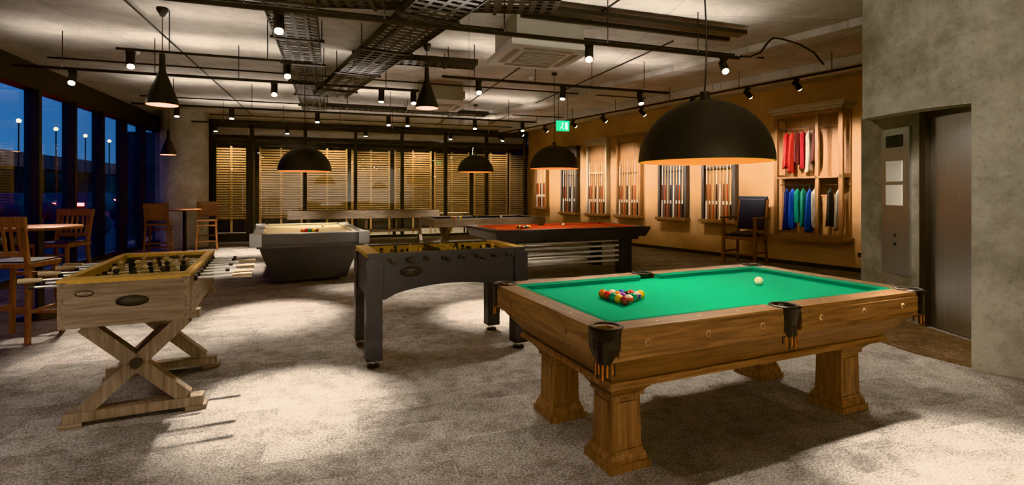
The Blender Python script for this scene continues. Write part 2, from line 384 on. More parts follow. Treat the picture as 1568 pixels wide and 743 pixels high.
for sx in (-1,1):
    ya,yb=-W2+pk,W2-pk
    b.bb(sx*L2,sx*(L2-RWd),ya,yb,.685,zt,'oaky')
    b.bb(sx*(L2+.005),sx*(L2-.02),ya,yb,.70,.79,'oaky')
    x0=sx*(L2-RWd);x1=sx*(L2-RWd-.05)
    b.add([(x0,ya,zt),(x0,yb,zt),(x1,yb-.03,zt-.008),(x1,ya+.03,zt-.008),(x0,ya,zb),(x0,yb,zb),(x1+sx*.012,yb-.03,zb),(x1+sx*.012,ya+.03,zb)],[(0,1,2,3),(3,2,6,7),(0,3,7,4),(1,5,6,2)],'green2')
    for k in range(1,4): b.sph((sx*(L2-.06),ya+(yb-ya)*k/4,zt),.009,'pearl',8,6,(1,1,.15))
    for k in (.2,.8): b.sph((sx*(L2+.004),ya+(yb-ya)*k,.745),.018,'oakz',10,6,(.4,1,1))
b.bb(-L2+.10,L2-.10,-W2+.10,W2-.10,zb-.05,zb,'green')
b.frus((0,0,.505),(2*L2-.34,2*W2-.34),(0,0,.67),(2*L2-.06,2*W2-.06),'oakx')
b.frus((0,0,.475),(2*L2-.28,2*W2-.28),(0,0,.505),(2*L2-.31,2*W2-.31),'oakx')
b.bb(-L2+.01,L2-.01,-W2+.01,W2-.01,.665,.69,'oakx')
for px,py in [(-1,-1),(1,-1),(-1,1),(1,1),(0,-1),(0,1)]:
    cx=px*(L2-.065); cy=py*(W2-.065 if px else W2-.05)
    b.lathe([(.078,.0),(.081,.006),(.074,.012),(.060,.010),(.056,.0),(.053,-.06),(.0,-.07)],'leather',(cx,cy,zt-.003),24)
    b.lathe([(.0,-.17),(.040,-.165),(.055,-.11),(.070,-.02),(.078,0)],'leather',(cx+px*.012,cy+py*.012,zt),20)
    dx,dy=(px*.7071,py*.7071) if px else (0,py)
    ex,ey=-dy,dx
    off=.082 if px else .070
    for k in range(6):
        t0=-1+k/3;t1=-1+(k+1)/3
        def q(t,z,wd2): 
            o=off-.045*t*t
            return (cx+dx*o+ex*t*wd2,cy+dy*o+ey*t*wd2,z)
        b.add([q(t0,zt+.006,.078),q(t1,zt+.006,.078),q(t1,zt-.09,.074),q(t0,zt-.09,.074)],[(0,1,2,3)],'leather',True)
        b.add([q(t0,zt-.09,.074),q(t1,zt-.09,.074),q(t1,zt-.17+.05*t1*t1,.055),q(t0,zt-.17+.05*t0*t0,.055)],[(0,1,2,3)],'leather',True)
    for k in range(11):
        ta=-.95+k*.19; a=q(ta,zt-.155,.05); b.cyl(a,(a[0],a[1],zt-.20-.012*(k%3)),.004,'tassel' if k%2 else 'leather',r1=.005,seg=6)
for sx in (-1,1):
    for sy in (-1,1):
        c=(sx*.90,sy*.32)
        def sec(z0,s0,z1,s1): b.frus((c[0],c[1],z0),(s0,s0),(c[0],c[1],z1),(s1,s1),'oakz')
        sec(.45,.285,.478,.285); sec(.425,.25,.45,.27); sec(.395,.20,.425,.24); sec(.38,.205,.395,.205)
        sec(.10,.185,.38,.175)
        for a in (-1,1):
            b.bb(c[0]+a*.088,c[0]+a*.095,c[1]-.06,c[1]+.06,.13,.35,'oakz'); b.bb(c[0]-.06,c[0]+.06,c[1]+a*.088,c[1]+a*.095,.13,.35,'oakz')
        sec(.085,.20,.10,.20); sec(.06,.23,.085,.205); sec(.04,.23,.06,.23); sec(0,.255,.04,.255)
b.build(GL,GR,bevel=.003)
balls_obj(GL,GR,zb,(-.52,-.03),(.57,.03))
# ------------------------------------------------------------ GREY POOL TABLE
def flat_rails(b,L2,W2,zt,cl,railm,rw=.13):
    zb=zt-.035
    for sy in (-1,1): b.bb(-L2,L2,sy*W2,sy*(W2-rw),zt-.05,zt,railm)
    for sx in (-1,1): b.bb(sx*L2,sx*(L2-rw),-W2+rw,W2-rw,zt-.05,zt,railm)
    b.bb(-L2+rw,L2-rw,-W2+rw,W2-rw,zb-.05,zb,cl)
    c=.045
    for sy in (-1,1):
        for xa,xb in ((-L2+rw+.06,-.07),(.07,L2-rw-.06)):
            b.bb(xa,xb,sy*(W2-rw),sy*(W2-rw-c),zb,zt-.003,cl)
    for sx in (-1,1): b.bb(sx*(L2-rw),sx*(L2-rw-c),-W2+rw+.06,W2-rw-.06,zb,zt-.003,cl)
    for px,py in [(-1,-1),(1,-1),(-1,1),(1,1),(0,-1),(0,1)]:
        cx=px*(L2-rw+.01);cy=py*(W2-rw+(.01 if px else .03))
        b.cyl((cx,cy,zt-.03),(cx,cy,zt+.002),.062,'blackm',seg=20)
g=W(-3.66,9.15); gr=A(24.7)
b=B('pool_table')
L2,W2=1.35,.82
flat_rails(b,L2,W2,.83,'beige','silver')
for sx in (-1,1): b.bb(sx*(L2-.0),sx*(L2+.02),-W2,W2,.66,.82,'slate')
for sy in (-1,1): b.bb(-L2,L2,sy*W2,sy*(W2+.02),.66,.82,'slate')
for sx in (-1,1):
    for sy in (-1,1): b.box((sx*(L2-.04),sy*(W2-.04),.735),(.17,.17,.20),'silver')
b.bb(-L2+.05,L2-.05,-W2+.05,W2-.05,.60,.79,'slate')
b.frus((0,0,.05),(1.85,1.12),(0,0,.64),(2.45,1.5),'slate')
b.bb(-.85,.85,-.46,.46,.0,.06,'blackm')
b.build(g,gr+math.pi/2,bevel=.006)
balls_obj(g,gr+math.pi/2,.795,(-.55,0),(.5,-.3))
# ------------------------------------------------------------ RED POOL TABLE
g=W(.82,9.45); gr=A(22.3)
b=B('pool_table'); L2,W2=1.5,.8
flat_rails(b,L2,W2,.84,'red','slate2')
b.frus((0,0,.66),(2*L2-.12,2*W2-.12),(0,0,.80),(2*L2,2*W2),'slate2')
b.bb(-L2+.15,L2-.15,-W2+.15,W2-.15,.60,.68,'slate2')
for sx in (-1,1):
    for sy in (-1,1): b.bb(sx*1.12-.11,sx*1.12+.11,sy*.5-.11,sy*.5+.11,0,.66,'slate2')
for z in (.2,.29,.38,.47,.56):
    for sy in (-1,1): b.bb(-1.02,1.02,sy*.5-.02,sy*.5+.02,z,z+.035,'white')
b.build(g,gr,bevel=.006)
balls_obj(g,gr,.805,(-.55,0),(.3,.3))
# ------------------------------------------------------------ RUSTIC X-LEG POOL TABLE
def xframe(b,y,hw,z0,z1,mat,w=.07,t=.09,axis='x',foot=True):
    def P(u,z): return (u,y,z) if axis=='x' else (y,u,z)
    b.beam(P(-hw,z0),P(hw,z1),t,w,mat); b.beam(P(hw,z0),P(-hw,z1),t,w,mat)
    if foot:
        b.beam(P(-hw-.1,z0-.03),P(hw+.1,z0-.03),t+.02,.06,mat); b.beam(P(-hw-.08,z1+.02),P(hw+.08,z1+.02),t+.02,.05,mat)
g=W(-.75,12.8); gr=A(22)
b=B('pool_table'); L2,W2=1.4,.75
flat_rails(b,L2,W2,.84,'navy','rusx')
b.bb(-L2,L2,-W2,W2,.66,.79,'rusx'); 
for sx in (-1,1): xframe(b,sx*.95,.42,.07,.62,'rusz',.1,.1,'y')
b.beam((-.95,0,.34),(.95,0,.34),.09,.09,'rusx')
b.build(g,gr,bevel=.005)
balls_obj(g,gr,.805,(-.55,0),(.55,.1))
# ------------------------------------------------------------ SHUFFLEBOARD
b=B('shuffleboard_table'); 
b.bb(-2.0,2.0,-.36,-.30,.74,.96,'rusx'); b.bb(-2.0,2.0,.30,.36,.74,.96,'rusx'); b.bb(-2.0,-1.94,-.30,.30,.74,.96,'rusx'); b.bb(1.94,2.0,-.30,.30,.74,.96,'rusx')
b.bb(-1.9,1.9,-.24,.24,.86,.92,'handle'); b.bb(-1.94,1.94,-.3,.3,.74,.78,'frame')
for x in (-1.5,0,1.5): xframe(b,x,.22,.07,.72,'rusz',.08,.08,'y')
b.bb(-1.5,1.5,-.04,.04,.34,.42,'rusx')
b.build((.75,14.9,0),0,bevel=.005)
# ------------------------------------------------------------ FOOSBALL TABLES
def rods(b,L,Wd,z,x_list,handle,playermats,ext=.30,ext2=.10):
    cnt=[1,2,3,5,5,3,2,1]
    for i,x in enumerate(x_list):
        side=-1 if i in (0,1,3,5) else 1
        b.cyl((x,side*(Wd/2+ext),z),(x,-side*(Wd/2+ext2),z),.008,'chrome',seg=10)
        b.cyl((x,side*(Wd/2+ext-.02),z),(x,side*(Wd/2+ext+.10),z),.014,handle,r1=.017,seg=12)
        b.cyl((x,side*(Wd/2+.0),z),(x,side*(Wd/2+.02),z),.02,'blackm',seg=12); b.cyl((x,-side*(Wd/2),z),(x,-side*(Wd/2+.02),z),.02,'blackm',seg=12)
        b.cyl((x,-side*(Wd/2+ext2),z),(x,-side*(Wd/2+ext2+.025),z),.013,'blackm',seg=10)
        n=cnt[i]; mm=playermats[0 if i in (0,1,3,5) else 1]
        for k in range(n):
            y=(k-(n-1)/2)*(Wd*.78/(n if n>1 else 1))
            b.box((x,y,z+.004),(.028,.040,.056),mm); b.box((x,y,z-.045),(.018,.026,.06),mm); b.box((x+.006,y,z-.078),(.030,.028,.022),mm)
            b.sph((x,y,z+.050),.018,mm,10,6)
        for yy in (-Wd*.40,Wd*.40): b.cyl((x,yy-.012,z),(x,yy+.012,z),.016,'blackm',seg=10)
M['pblack']=pr('player_black',(.012,.012,.012),.3); M['pgold']=pr('player_gold',(.5,.34,.09),.3); M['pwood']=pr('player_cream',(.42,.32,.18),.4)
g=W(-.685,4.84); gr=A(24)
b=B('foosball_table'); L2,W2=.71,.385; z0,z1=.62,.93
def arch(x0,x1,zlo,zhi,ztop,n=14):
    pts=[(x0,ztop),(x0,zlo)]
    a,c=x0+.14,x1-.14
    for k in range(n+1):
        t=k/n; pts.append((a+(c-a)*t,zlo+(zhi-zlo)*max(0,math.sin(math.pi*t))**.6))
    pts+=[(x1,zlo),(x1,ztop)]
    return pts
for sy in (-1,1): b.prismy(arch(-L2,L2,.56,.66,z1),sy*W2,sy*(W2-.025),'slate2')
for sx in (-1,1): b.bb(sx*L2,sx*(L2-.025),-W2+.025,W2-.025,.58,z1,'slate2')
b.bb(-L2-.01,L2+.01,-W2-.01,-W2+.035,z1,z1+.015,'slate2'); b.bb(-L2-.01,L2+.01,W2-.035,W2+.01,z1,z1+.015,'slate2')
for sx in (-1,1): b.bb(sx*(L2+.01),sx*(L2-.10),-W2+.035,W2-.035,z1-.02,z1+.015,'field')
b.bb(-L2+.1,L2-.1,-W2+.03,W2-.03,.78,.80,'field')
for sy in (-1,1): b.bb(-L2+.1,L2-.1,sy*(W2-.025),sy*(W2-.035),.80,z1+.002,'field')
for sx in (-1,1):
    for sy in (-1,1):
        x=sx*(L2-.045);y=sy*(W2-.045)
        b.bb(x-.065,x+.065,y-.065,y+.065,.06,.90,'slate2'); b.cyl((x,y,0),(x,y,.02),.05,'blackm'); b.cyl((x,y,.02),(x,y,.06),.02,'chrome')
        b.bb(x-.067,x+.067,y-.067,y+.067,.075,.085,'blackm')
b.sph((-.36,-W2-.002,.78),.085,'blackm',24,10,(1.15,.12,.5)); b.sph((-.36,-W2-.012,.78),.045,'silver',20,10,(1,.1,.35)); b.box((-.36,-W2-.014,.78),(.09,.01,.02),'blackm')
rods(b,2*L2,2*W2,.885,[-.54+.154*i for i in range(8)],'blackm',(M['pblack'],M['pgold']),ext=.12)
b.build(g,gr,bevel=.004)
g=W(-2.62,3.73); gr=A(25)+math.pi/2
b=B('foosball_table'); L2,W2=.73,.325
z0,z1=.66,.93
for sy in (-1,1): b.bb(-L2,L2,sy*W2,sy*(W2-.03),z0,z1,'rusx')
for sx in (-1,1): b.bb(sx*L2,sx*(L2-.03),-W2+.03,W2-.03,z0,z1,'rusy')
for sy in (-1,1): b.bb(-L2,L2,sy*(W2+.004),sy*(W2-.045),z1-.004,z1+.014,'field')
for sx in (-1,1): b.bb(sx*(L2+.004),sx*(L2-.12),-W2+.045,W2-.045,z1-.01,z1+.014,'field')
b.bb(-L2+.03,L2-.03,-W2+.03,W2-.03,.79,.81,'field')
for sy in (-1,1): b.bb(-L2+.03,L2-.03,sy*(W2-.03),sy*(W2-.04),.81,z1,'field')
b.bb(-L2+.02,L2-.02,-W2+.02,W2-.02,z0-.0,z0+.02,'rusx')
for sx in (-1,1):
    xs_=sx*(L2-.28)
    xframe(b,xs_,.27,.09,.62,'rusz',.085,.08,'y')
    for sy in (-1,1): b.box((xs_,sy*.33,.015),(.12,.12,.03),'rusy')
    b.cyl((xs_-.05,0,.355),(xs_+.05,0,.355),.035,'frame')
b.beam((-.45,0,.355),(.45,0,.355),.07,.07,'rusx')
b.sph((-L2-.001,-.03,.80),.08,'blackm',24,10,(.12,1.05,.42)); b.sph((-L2-.008,-.03,.80),.06,'frame',20,10,(.12,1,.35))
b.sph((-L2,.20,.86),.04,'frame',16,8,(.1,1.2,.5)); b.sph((-L2-.003,.20,.86),.032,'rusx',16,8,(.1,1.2,.35))
rods(b,2*L2,2*W2,.888,[-.54+.155*i for i in range(8)],'handle',(M['pblack'],M['pwood']),ext=.24,ext2=.16)
b.build(g,gr,bevel=.004)
# ------------------------------------------------------------ BAR STOOLS / TABLES
def barstool(loc,rz,solid=False):
    b=B('bar_stool'); m='stool'
    for sx in (-1,1):
        b.beam((sx*.23,-.22,0),(sx*.19,-.18,.72),.04,.04,m,(0,1,0))
        b.beam((sx*.23,.24,0),(sx*.20,.19,.72),.04,.04,m,(0,1,0)); b.beam((sx*.20,.19,.70),(sx*.21,.27,1.2),.04,.035,m,(0,1,0))
        b.beam((sx*.215,-.2,.30),(sx*.215,.21,.30),.03,.03,m)
    for y,z in ((-.205,.22),(.22,.34),(-.205,.62)): b.beam((-.21,y,z),(.21,y,z),.03,.035,m)
    b.box((0,0,.745),(.46,.44,.05),m); b.box((0,-.01,.775),(.42,.38,.02),'leather')
    b.box((0,.265,1.17),(.47,.035,.10),m,Matrix.Rotation(-.12,3,'X')); b.box((0,.215,.86),(.42,.03,.05),m)
    if solid: b.box((0,.24,1.0),(.38,.025,.3),m,Matrix.Rotation(-.15,3,'X'))
    else:
        for k in range(6): b.beam((-.16+k*.064,.215,.86),(-.16+k*.064,.262,1.14),.028,.014,m,(0,1,0))
    b.build(loc,rz,bevel=.005)
def bartable(loc,R=.4):
    b=B('bar_table'); b.lathe([(0,1.02),(R-.01,1.02),(R,1.03),(R,1.05),(R-.01,1.06),(0,1.06)],'stool',seg=40)
    b.lathe([(.04,1.02),(.04,.08),(.05,.06)],'black',seg=20); b.lathe([(0,0),(.26,0),(.26,.015),(.06,.05),(.05,.08)],'black',seg=32); b.build(loc)
barstool((-2.98,6.38,0),math.radians(170))
barstool((-3.55,8.55,0),math.radians(-12))
barstool((-4.2,7.3,0),math.radians(85))
bartable((-3.3,7.45,0),.40)
barstool((-3.75,13.25,0),math.radians(185),True)
barstool((-3.15,14.85,0),math.radians(10),True)
bartable((-3.45,14.05,0),.35)
# ------------------------------------------------------------ SPECTATOR CHAIR
b=B('spectator_armchair')
m=wood('dark_oak',(.09,.035,.015),(.18,.075,.03),'z',.4)
for sx in (-1,1):
    b.bb(sx*.32-.03,sx*.32+.03,-.33,-.27,0,.92,m); b.beam((sx*.30,.30,0),(sx*.28,.26,.6),.055,.055,m,(0,1,0)); b.beam((sx*.28,.26,.58),(sx*.28,.38,1.32),.055,.05,m,(0,1,0))
    b.box((sx*.33,-.03,.94),(.08,.66,.04),m); b.bb(sx*.32-.015,sx*.32+.015,-.28,.28,.50,.57,m); b.bb(sx*.32-.015,sx*.32+.015,-.28,.28,.22,.26,m)
b.bb(-.3,.3,-.32,-.28,.50,.57,m); b.bb(-.3,.3,.25,.29,.50,.57,m); b.bb(-.3,.3,-.36,-.27,.20,.23,m)
b.sph((0,-.02,.60),.31,'navyl',24,10,(1,1.0,.2)); b.bb(-.29,.29,-.3,.27,.56,.61,'navyl')
R=Matrix.Rotation(-.16,3,'X')
b.box((0,.30,1.0),(.52,.07,.64),'navyl',R)
b.box((0,.362,1.34),(.60,.05,.07),'navyl',R)
p=wallp(1.88,.62)
b.build((p.x,p.y,0),RW+.15,bevel=.014)
# ------------------------------------------------------------ CUE RACKS
cuem=[pr('cue_maple',(.62,.42,.2),.3),pr('cue_walnut',(.16,.06,.03),.3),pr('cue_black',(.02,.02,.02),.3),pr('cue_red',(.4,.08,.03),.3),pr('cue_white',(.75,.7,.6),.3)]
def rack(t,w=.84,z0=.82,z1=2.95,m='rack',back='rack',crown=True,n=8):
    b=B('cue_rack')
    b.bb(-w/2,w/2,-.03,-.004,z0,z1,back)
    for sx in (-1,1): b.bb(sx*w/2-.035,sx*w/2+.035,-.14,-.004,z0,z1,m)
    b.bb(-w/2-.06,w/2+.06,-.22,-.004,z0-.05,z0+.02,'rack'); b.bb(-w/2-.03,w/2+.03,-.17,-.004,z0-.09,z0-.05,'rack')
    b.bb(-w/2,w/2,-.12,-.004,z1-.12,z1,m)
    if crown:
        b.bb(-w/2-.06,w/2+.06,-.17,-.004,z1,z1+.05,m); b.bb(-w/2-.1,w/2+.1,-.22,-.004,z1+.05,z1+.09,m)
    b.bb(-w/2,w/2,-.09,-.03,z0+1.18,z0+1.23,m)
    for k in range(n):
        x=-w/2+.09+k*(w-.18)/(n-1); zz=z0+.02; cm=cuem[(k*2+1)%5]
        b.cyl((x,-.12,zz),(x,-.117,zz+.34),.021,cuem[[4,1,3,2][k%4]],r1=.019,seg=10)
        b.cyl((x,-.117,zz+.34),(x,-.115,zz+.42),.019,cuem[4],r1=.018,seg=10)
        b.cyl((x,-.115,zz+.42),(x,-.11,zz+.80),.018,cm,r1=.014,seg=10); b.cyl((x,-.11,zz+.80),(x,-.105,zz+1.48),.014,cuem[0] if k%3 else cuem[4],r1=.008,seg=10)
    p=wallp(t,.0); b.build((p.x,p.y,0),RW,bevel=.003)
rack(6.92,.8,m='rackp',back='rack'); rack(5.65,.84); rack(4.17,.8,m='rackd',back='rackd'); rack(2.87,.8,m='rackd')
rack(8.2,.72,z1=2.8,n=6,m='rackd',back='rackd')
rack(9.7,.6,z0=.95,z1=2.45,crown=False,n=7,back='orange')
# ------------------------------------------------------------ CLOTHES CABINET
b=B('garment_display_cabinet'); w=1.2; z0,z1=.62,2.98; m='rack'; dp=.36
b.bb(-w/2,w/2,-.02,-.004,z0,z1,'rack')
for sx in (-1,1):
    b.bb(sx*w/2-.035,sx*w/2+.035,-dp,-dp+.07,z0,z1,m); b.bb(sx*w/2-.035,sx*w/2+.035,-.07,-.004,z0,z1,m)
    for z in (z0,1.72,z1-.1): b.bb(sx*w/2-.03,sx*w/2+.03,-dp,-.004,z,z+.08,m)
b.bb(.16,.22,-dp,-dp+.06,z0,z1,m)
for z in (z0,1.72): b.bb(-w/2,w/2,-dp,-.004,z,z+.035,m)
b.bb(-w/2,w/2,-dp,-.004,z1-.06,z1,m)
b.bb(-w/2-.08,w/2+.08,-dp-.08,-.004,z0-.06,z0,m); b.bb(-w/2-.04,w/2+.04,-dp-.04,-.004,z0-.10,z0-.06,m)
b.bb(-w/2-.05,w/2+.05,-dp-.05,-.004,z1,z1+.05,'rackp'); b.bb(-w/2-.10,w/2+.10,-dp-.10,-.004,z1+.05,z1+.10,'rackp'); b.bb(-w/2-.13,w/2+.13,-dp-.13,-.004,z1+.10,z1+.13,'rackp')
def garment(x,ztop,zlen,col,ph=0):
    mt=mott('garment_fabric',tuple(c*.5 for c in col),col,12,.9,(1,1,.3),bump=.2)
    n=20; vs=[]
    prof=[(0,.08),(.03,.38),(.08,.72),(.16,.86),(.35,.88),(.6,.93),(.85,.98),(1,1.02)]
    for j,(f,sc_) in enumerate(prof):
        for k in range(n):
            a=2*math.pi*k/n; rr=1+(.16+.16*f)*math.sin(a*6+ph+f*1.5)
            vs.append((x+.038*math.cos(a)*rr*min(1,sc_*1.1)+.008*math.sin(f*4+ph),-dp/2+.12*math.sin(a)*(1+.08*math.sin(a*5+ph))*sc_,ztop-f*zlen-(.03*(abs(math.sin(a))) if j<3 else .03*math.sin(a*2+ph))))
    fs=[]
    for r_ in range(len(prof)-1):
        for k in range(n): fs.append((r_*n+k,r_*n+(k+1)%n,(r_+1)*n+(k+1)%n,(r_+1)*n+k))
    fs.append(tuple(range(n))); fs.append(tuple(range((len(prof)-1)*n,len(prof)*n)))
    b.add(vs,fs,mt,True); b.cyl((x,-dp/2,ztop-.02),(x,-dp/2,ztop+.07),.004,'chrome',seg=6)
for z in (2.72,1.60): b.cyl((-w/2,-dp/2,z),(w/2,-dp/2,z),.012,'chrome')
for k,c in enumerate([(.45,.02,.02),(.5,.03,.02),(.12,.02,.02),(.35,.02,.03),(.5,.45,.38),(.08,.02,.02)]): garment(-.47+k*.108,2.66,.72+.10*math.sin(k*2.1),c,k*1.3)
for k,c in enumerate([(.02,.04,.18),(.02,.10,.5),(.02,.30,.22),(.02,.2,.14),(.02,.08,.35),(.5,.45,.38)]): garment(-.47+k*.108,1.54,.74+.09*math.sin(k*1.7+1),c,k*1.9)
for k,c in enumerate([(.02,.02,.02),(.3,.28,.25)]): garment(.34+k*.15,1.54,.7+.07*k,c,k)
p=wallp(.80,0); b.build((p.x,p.y,0),RW,bevel=.004)
b=B('wall_socket'); b.bb(-.05,.05,-.012,0,.28,.36,'blackm'); p=wallp(.02,0); b.build((p.x,p.y,0),RW)
# ------------------------------------------------------------ PENDANTS
def dome(r,d,zb,e,R=.44,wav=False):
    p=W(r,d); b=B('dome_pendant_lamp')
    n=14; out=[(R*math.cos(a),R*.96*math.sin(a)) for a in [math.pi/2*k/n for k in range(n+1)]]
    inn=[((R-.012)*math.cos(a),(R-.012)*.96*math.sin(a)) for a in [math.pi/2*k/n for k in range(n+1)]]
    b.lathe(out,'blackm',(0,0,zb),64); b.lathe(inn,'gold',(0,0,zb-.001),64); b.lathe([(R,0),(R-.012,-.001)],'gold',(0,0,zb),64)
    b.cyl((0,0,zb+R*.95),(0,0,zb+R*.95+.06),.03,'blackm')
    zt_=zb+R*.95+.05
    pts=[(0,0,zt_)]
    for k in range(1,13):
        t=k/12; a=.03*math.sin(t*7)*(1 if wav else .1); pts.append((a,a*.6,zt_+(H-zt_)*t))
    b.tube(pts,.006,'blackm',6); b.cyl((pts[-1][0],pts[-1][1],H-.04),(pts[-1][0],pts[-1][1],H),.05,'blackm')
    b.sph((0,0,zb+.2),.05,'bulb',14,8)
    o=b.build((p.x,p.y,0)); light('SPOT',o,(0,0,zb+.14),e,(1,.86,.68),.06,148,.35,(0,0,-1))
dome(1.294,3.44,1.656,34,.432,True); dome(-3.6,8.9,1.82,24); dome(.76,9.2,1.88,40); dome(-.89,12.5,1.95,40)
def cone(r,d,zb,s=1,e=4):
    p=W(r,d); b=B('cone_pendant_lamp'); h=.6*s
    b.lathe([(.165*s,0),(.16*s,.05*s),(.035*s,.40*s),(.03*s,h-.01),(0,h)],'blackm',(0,0,zb),40); b.lathe([(.16*s,0),(.155*s,.05*s),(.03*s,.38*s)],'gold',(0,0,zb),40)
    b.cyl((0,0,zb+h),(0,0,H),.005,'blackm',seg=6); b.lathe([(.0,-.1),(.02,-.1),(.06,-.03),(.06,0)],'blackm',(0,0,H),20)
    b.sph((0,0,zb+.08),.035,'bulb',12,8); o=b.build((p.x,p.y,0)); light('POINT',o,(0,0,zb+.02),e,(1,.65,.3),.03)
cone(-4.07,5.96,2.47); cone(-1.23,7.4,2.67,1.0); cone(-7.72,11.5,2.30,.95)
# ------------------------------------------------------------ TRACKS & SPOTS
def track(p0,p1,z,name='lighting_track',w=.035,h=.035,n=4,up=0):
    b=B(name); p0=Vector((*p0,z));p1=Vector((*p1,z)); b.beam(p0,p1,w,h,'black')
    for k in range(n):
        q=p0.lerp(p1,(k+.5)/n); b.cyl(q,(q.x,q.y,H-.002),.006,'black',seg=6)
    o=b.build()
    if up:   # added up-facing area light on top of the track, fills the ceiling
        l=bpy.data.lights.new('ceiling_fill','AREA'); l.shape='RECTANGLE'; L=(p1-p0).length; l.size=L; l.size_y=.03; l.energy=up*L; l.color=(1,.88,.76)
        lo=bpy.data.objects.new('ceiling_fill',l); scene.collection.objects.link(lo); lo.parent=o
        d=(p1-p0).normalized(); mid=(p0+p1)/2+Vector((0,0,h/2+.004))
        u=Vector((0,0,-1)); y=u.cross(d)
        lo.matrix_local=Matrix.Translation(mid)@Matrix((d,y,u)).transposed().to_4x4()
    return o
def spot(x,y,z,aim=(0,0,-1),e=300,ang=60,to=None):
    if to is not None: aim=(to.x-x,to.y-y,-z+.1)
    a=Vector(aim).normalized(); b=B('track_spotlight')
    b.box((0,0,-.035),(.09,.035,.03),'black'); b.cyl((0,0,-.04),(0,0,-.09),.01,'black',seg=8)
    c=Vector((0,0,-.12)); 
    b.cyl(c-a*.07,c+a*.085,.045,'black',r1=.047,seg=20); b.cyl(c+a*.085,c+a*.10,.036,'lens',r1=.036,seg=20)
    o=b.build((x,y,z)); light('SPOT',o,tuple(c+a*.12),e,(1,.85,.69),.04,ang,1.0,a)
ZT=3.1
UP=2.6
track((-3.98,8.35),(1.25,8.35),ZT,n=5,up=UP); track((-2.6,5.05),(4.66,5.05),ZT,n=6,up=UP); track((1.4,7.2),(5.2,7.2),ZT,n=4,up=UP)
track((-2.4,7.0),(-.3,7.0),ZT,n=2,w=.025,h=.025,up=UP*.7); track((-3.6,11.2),(4.4,11.2),ZT,n=6,up=UP); track((-3.2,13.6),(4.6,13.6),ZT,n=6,up=UP)
track((-3.6,2.2),(4.2,2.2),ZT,n=5,up=UP); track((-3.8,-1.6),(4.2,-1.6),ZT,n=5)
def onY(u,Y): # position along a transverse track from a bearing in the survey photo
    k=(u-784)/784; d=Y/(cY-sY*k); return cY*k*d+sY*d
spot(onY(427,5.05),5.05,ZT,e=850,ang=33,to=W(-1.55,3.5)); spot(onY(902,5.05),5.05,ZT,e=170,ang=60,to=W(.6,3.9)); spot(onY(1108,5.05),5.05,ZT,e=170,ang=60,to=W(2.6,3.9))
for u,t,e,g_ in [(111,W(-5.0,5.2),400,44),(420,W(-2.85,6.1),1100,33),(584,W(-2.2,8.2),320,44),(633,W(-1.3,7.6),320,44)]: spot(onY(u,8.35),8.35,ZT,e=e,ang=g_,to=t)
for u,t,e,g_ in [(733,W(-.20,6.2),1050,33),(862,W(.5,7.7),300,44),(980,W(2.6,7.6),600,40)]: spot(onY(u,7.2),7.2,ZT,e=e,ang=g_,to=t)
spot(onY(200,7.0),7.0,ZT,e=430,ang=38,to=W(-3.6,4.9)); spot(-.6,7.0,ZT,e=110,ang=65,to=W(-2.0,4.9))
for u in (271,355,486,595,624,727,800): spot(onY(u,11.2),11.2,ZT,(0,-.1,-1),430,50)
for u in (330,440,560,690,770): spot(onY(u,13.6),13.6,ZT,(0,.1,-1),500,60)
for x,t,e,g_ in [(-2.6,W(-3.3,2.6),120,60),(-.6,W(-.7,2.6),120,60),(2.2,W(1.6,2.0),110,60),(3.6,W(2.5,2.55),700,40)]: spot(x,2.2,ZT,e=e,ang=g_,to=t)
for x in (-3.0,-1.0,1.0,3.0): spot(x,-1.6,ZT,(0,-1.0,-.55),950,95)  # unseen row added behind the camera; washes the near wall for frontal fill
ta=wallp(-1.2,2.0); tb=wallp(9.6,2.0)
track(tuple(ta),tuple(tb),3.3,n=7)
wn=Vector((.9704,.2415,0))
for t in (.1,.95,2.1,3.4,4.6,5.7,6.9,8.1,9.3):
    p=wallp(t,2.0); spot(p.x,p.y,3.3,(wn.x*1.5,wn.y*1.5,-1.0),340,52)
spot(2.0,2.2,ZT,(2.8,.8,-1.1),90,110)  # added wide fill spot, softly lights the lift core face
# ------------------------------------------------------------ CABLE TRAYS
def tray(p0,p1,z,w=.45,name='cable_tray'):
    b=B(name); p0=Vector((*p0,z));p1=Vector((*p1,z)); d=(p1-p0); L=d.length; d.normalize(); s=Vector((-d.y,d.x,0))
    for q in (-1,1): b.beam(p0+s*q*w/2+Vector((0,0,.03)),p1+s*q*w/2+Vector((0,0,.03)),.012,.085,'black')
    k=0.04
    while k<L: 
        c=p0+d*k; b.beam(c-s*w/2,c+s*w/2,.06,.006,'black'); k+=.12
    for q in (-.25,0,.25): b.beam(p0+s*q*w,p1+s*q*w,.04,.007,'black')
    for q in (-.3,.28): b.cyl(p0+s*q*w+Vector((0,0,.03)),p1+s*q*w+Vector((0,0,.03)),.016,'blackm',seg=6)
    n=int(L/1.5)+1
    for i in range(n):
        c=p0+d*(i+.5)*L/n
        for q in (-1,1): e=c+s*q*(w/2+.03); b.cyl(e,(e.x,e.y,H-.002),.006,'black',seg=6)
        b.beam(c-s*(w/2+.06),c+s*(w/2+.06),.04,.03,'black')
    b.build()
tray((-.45,3.6),(-.5,12.6),3.34,.50); tray((1.35,3.2),(-.15,10.4),3.28,.58); tray((.2,7.7),(2.0,7.6),3.38,.32); tray((-.3,5.6),(2.2,5.0),3.42,.4); tray((-.45,12.2),(3.5,12.2),3.36,.35)
b=B('conduit_run')
b.beam((2.0,5.3,3.5),(4.95,5.3,3.5),.16,.05,'black'); b.beam((2.0,5.55,3.5),(4.95,5.55,3.5),.05,.05,'black')
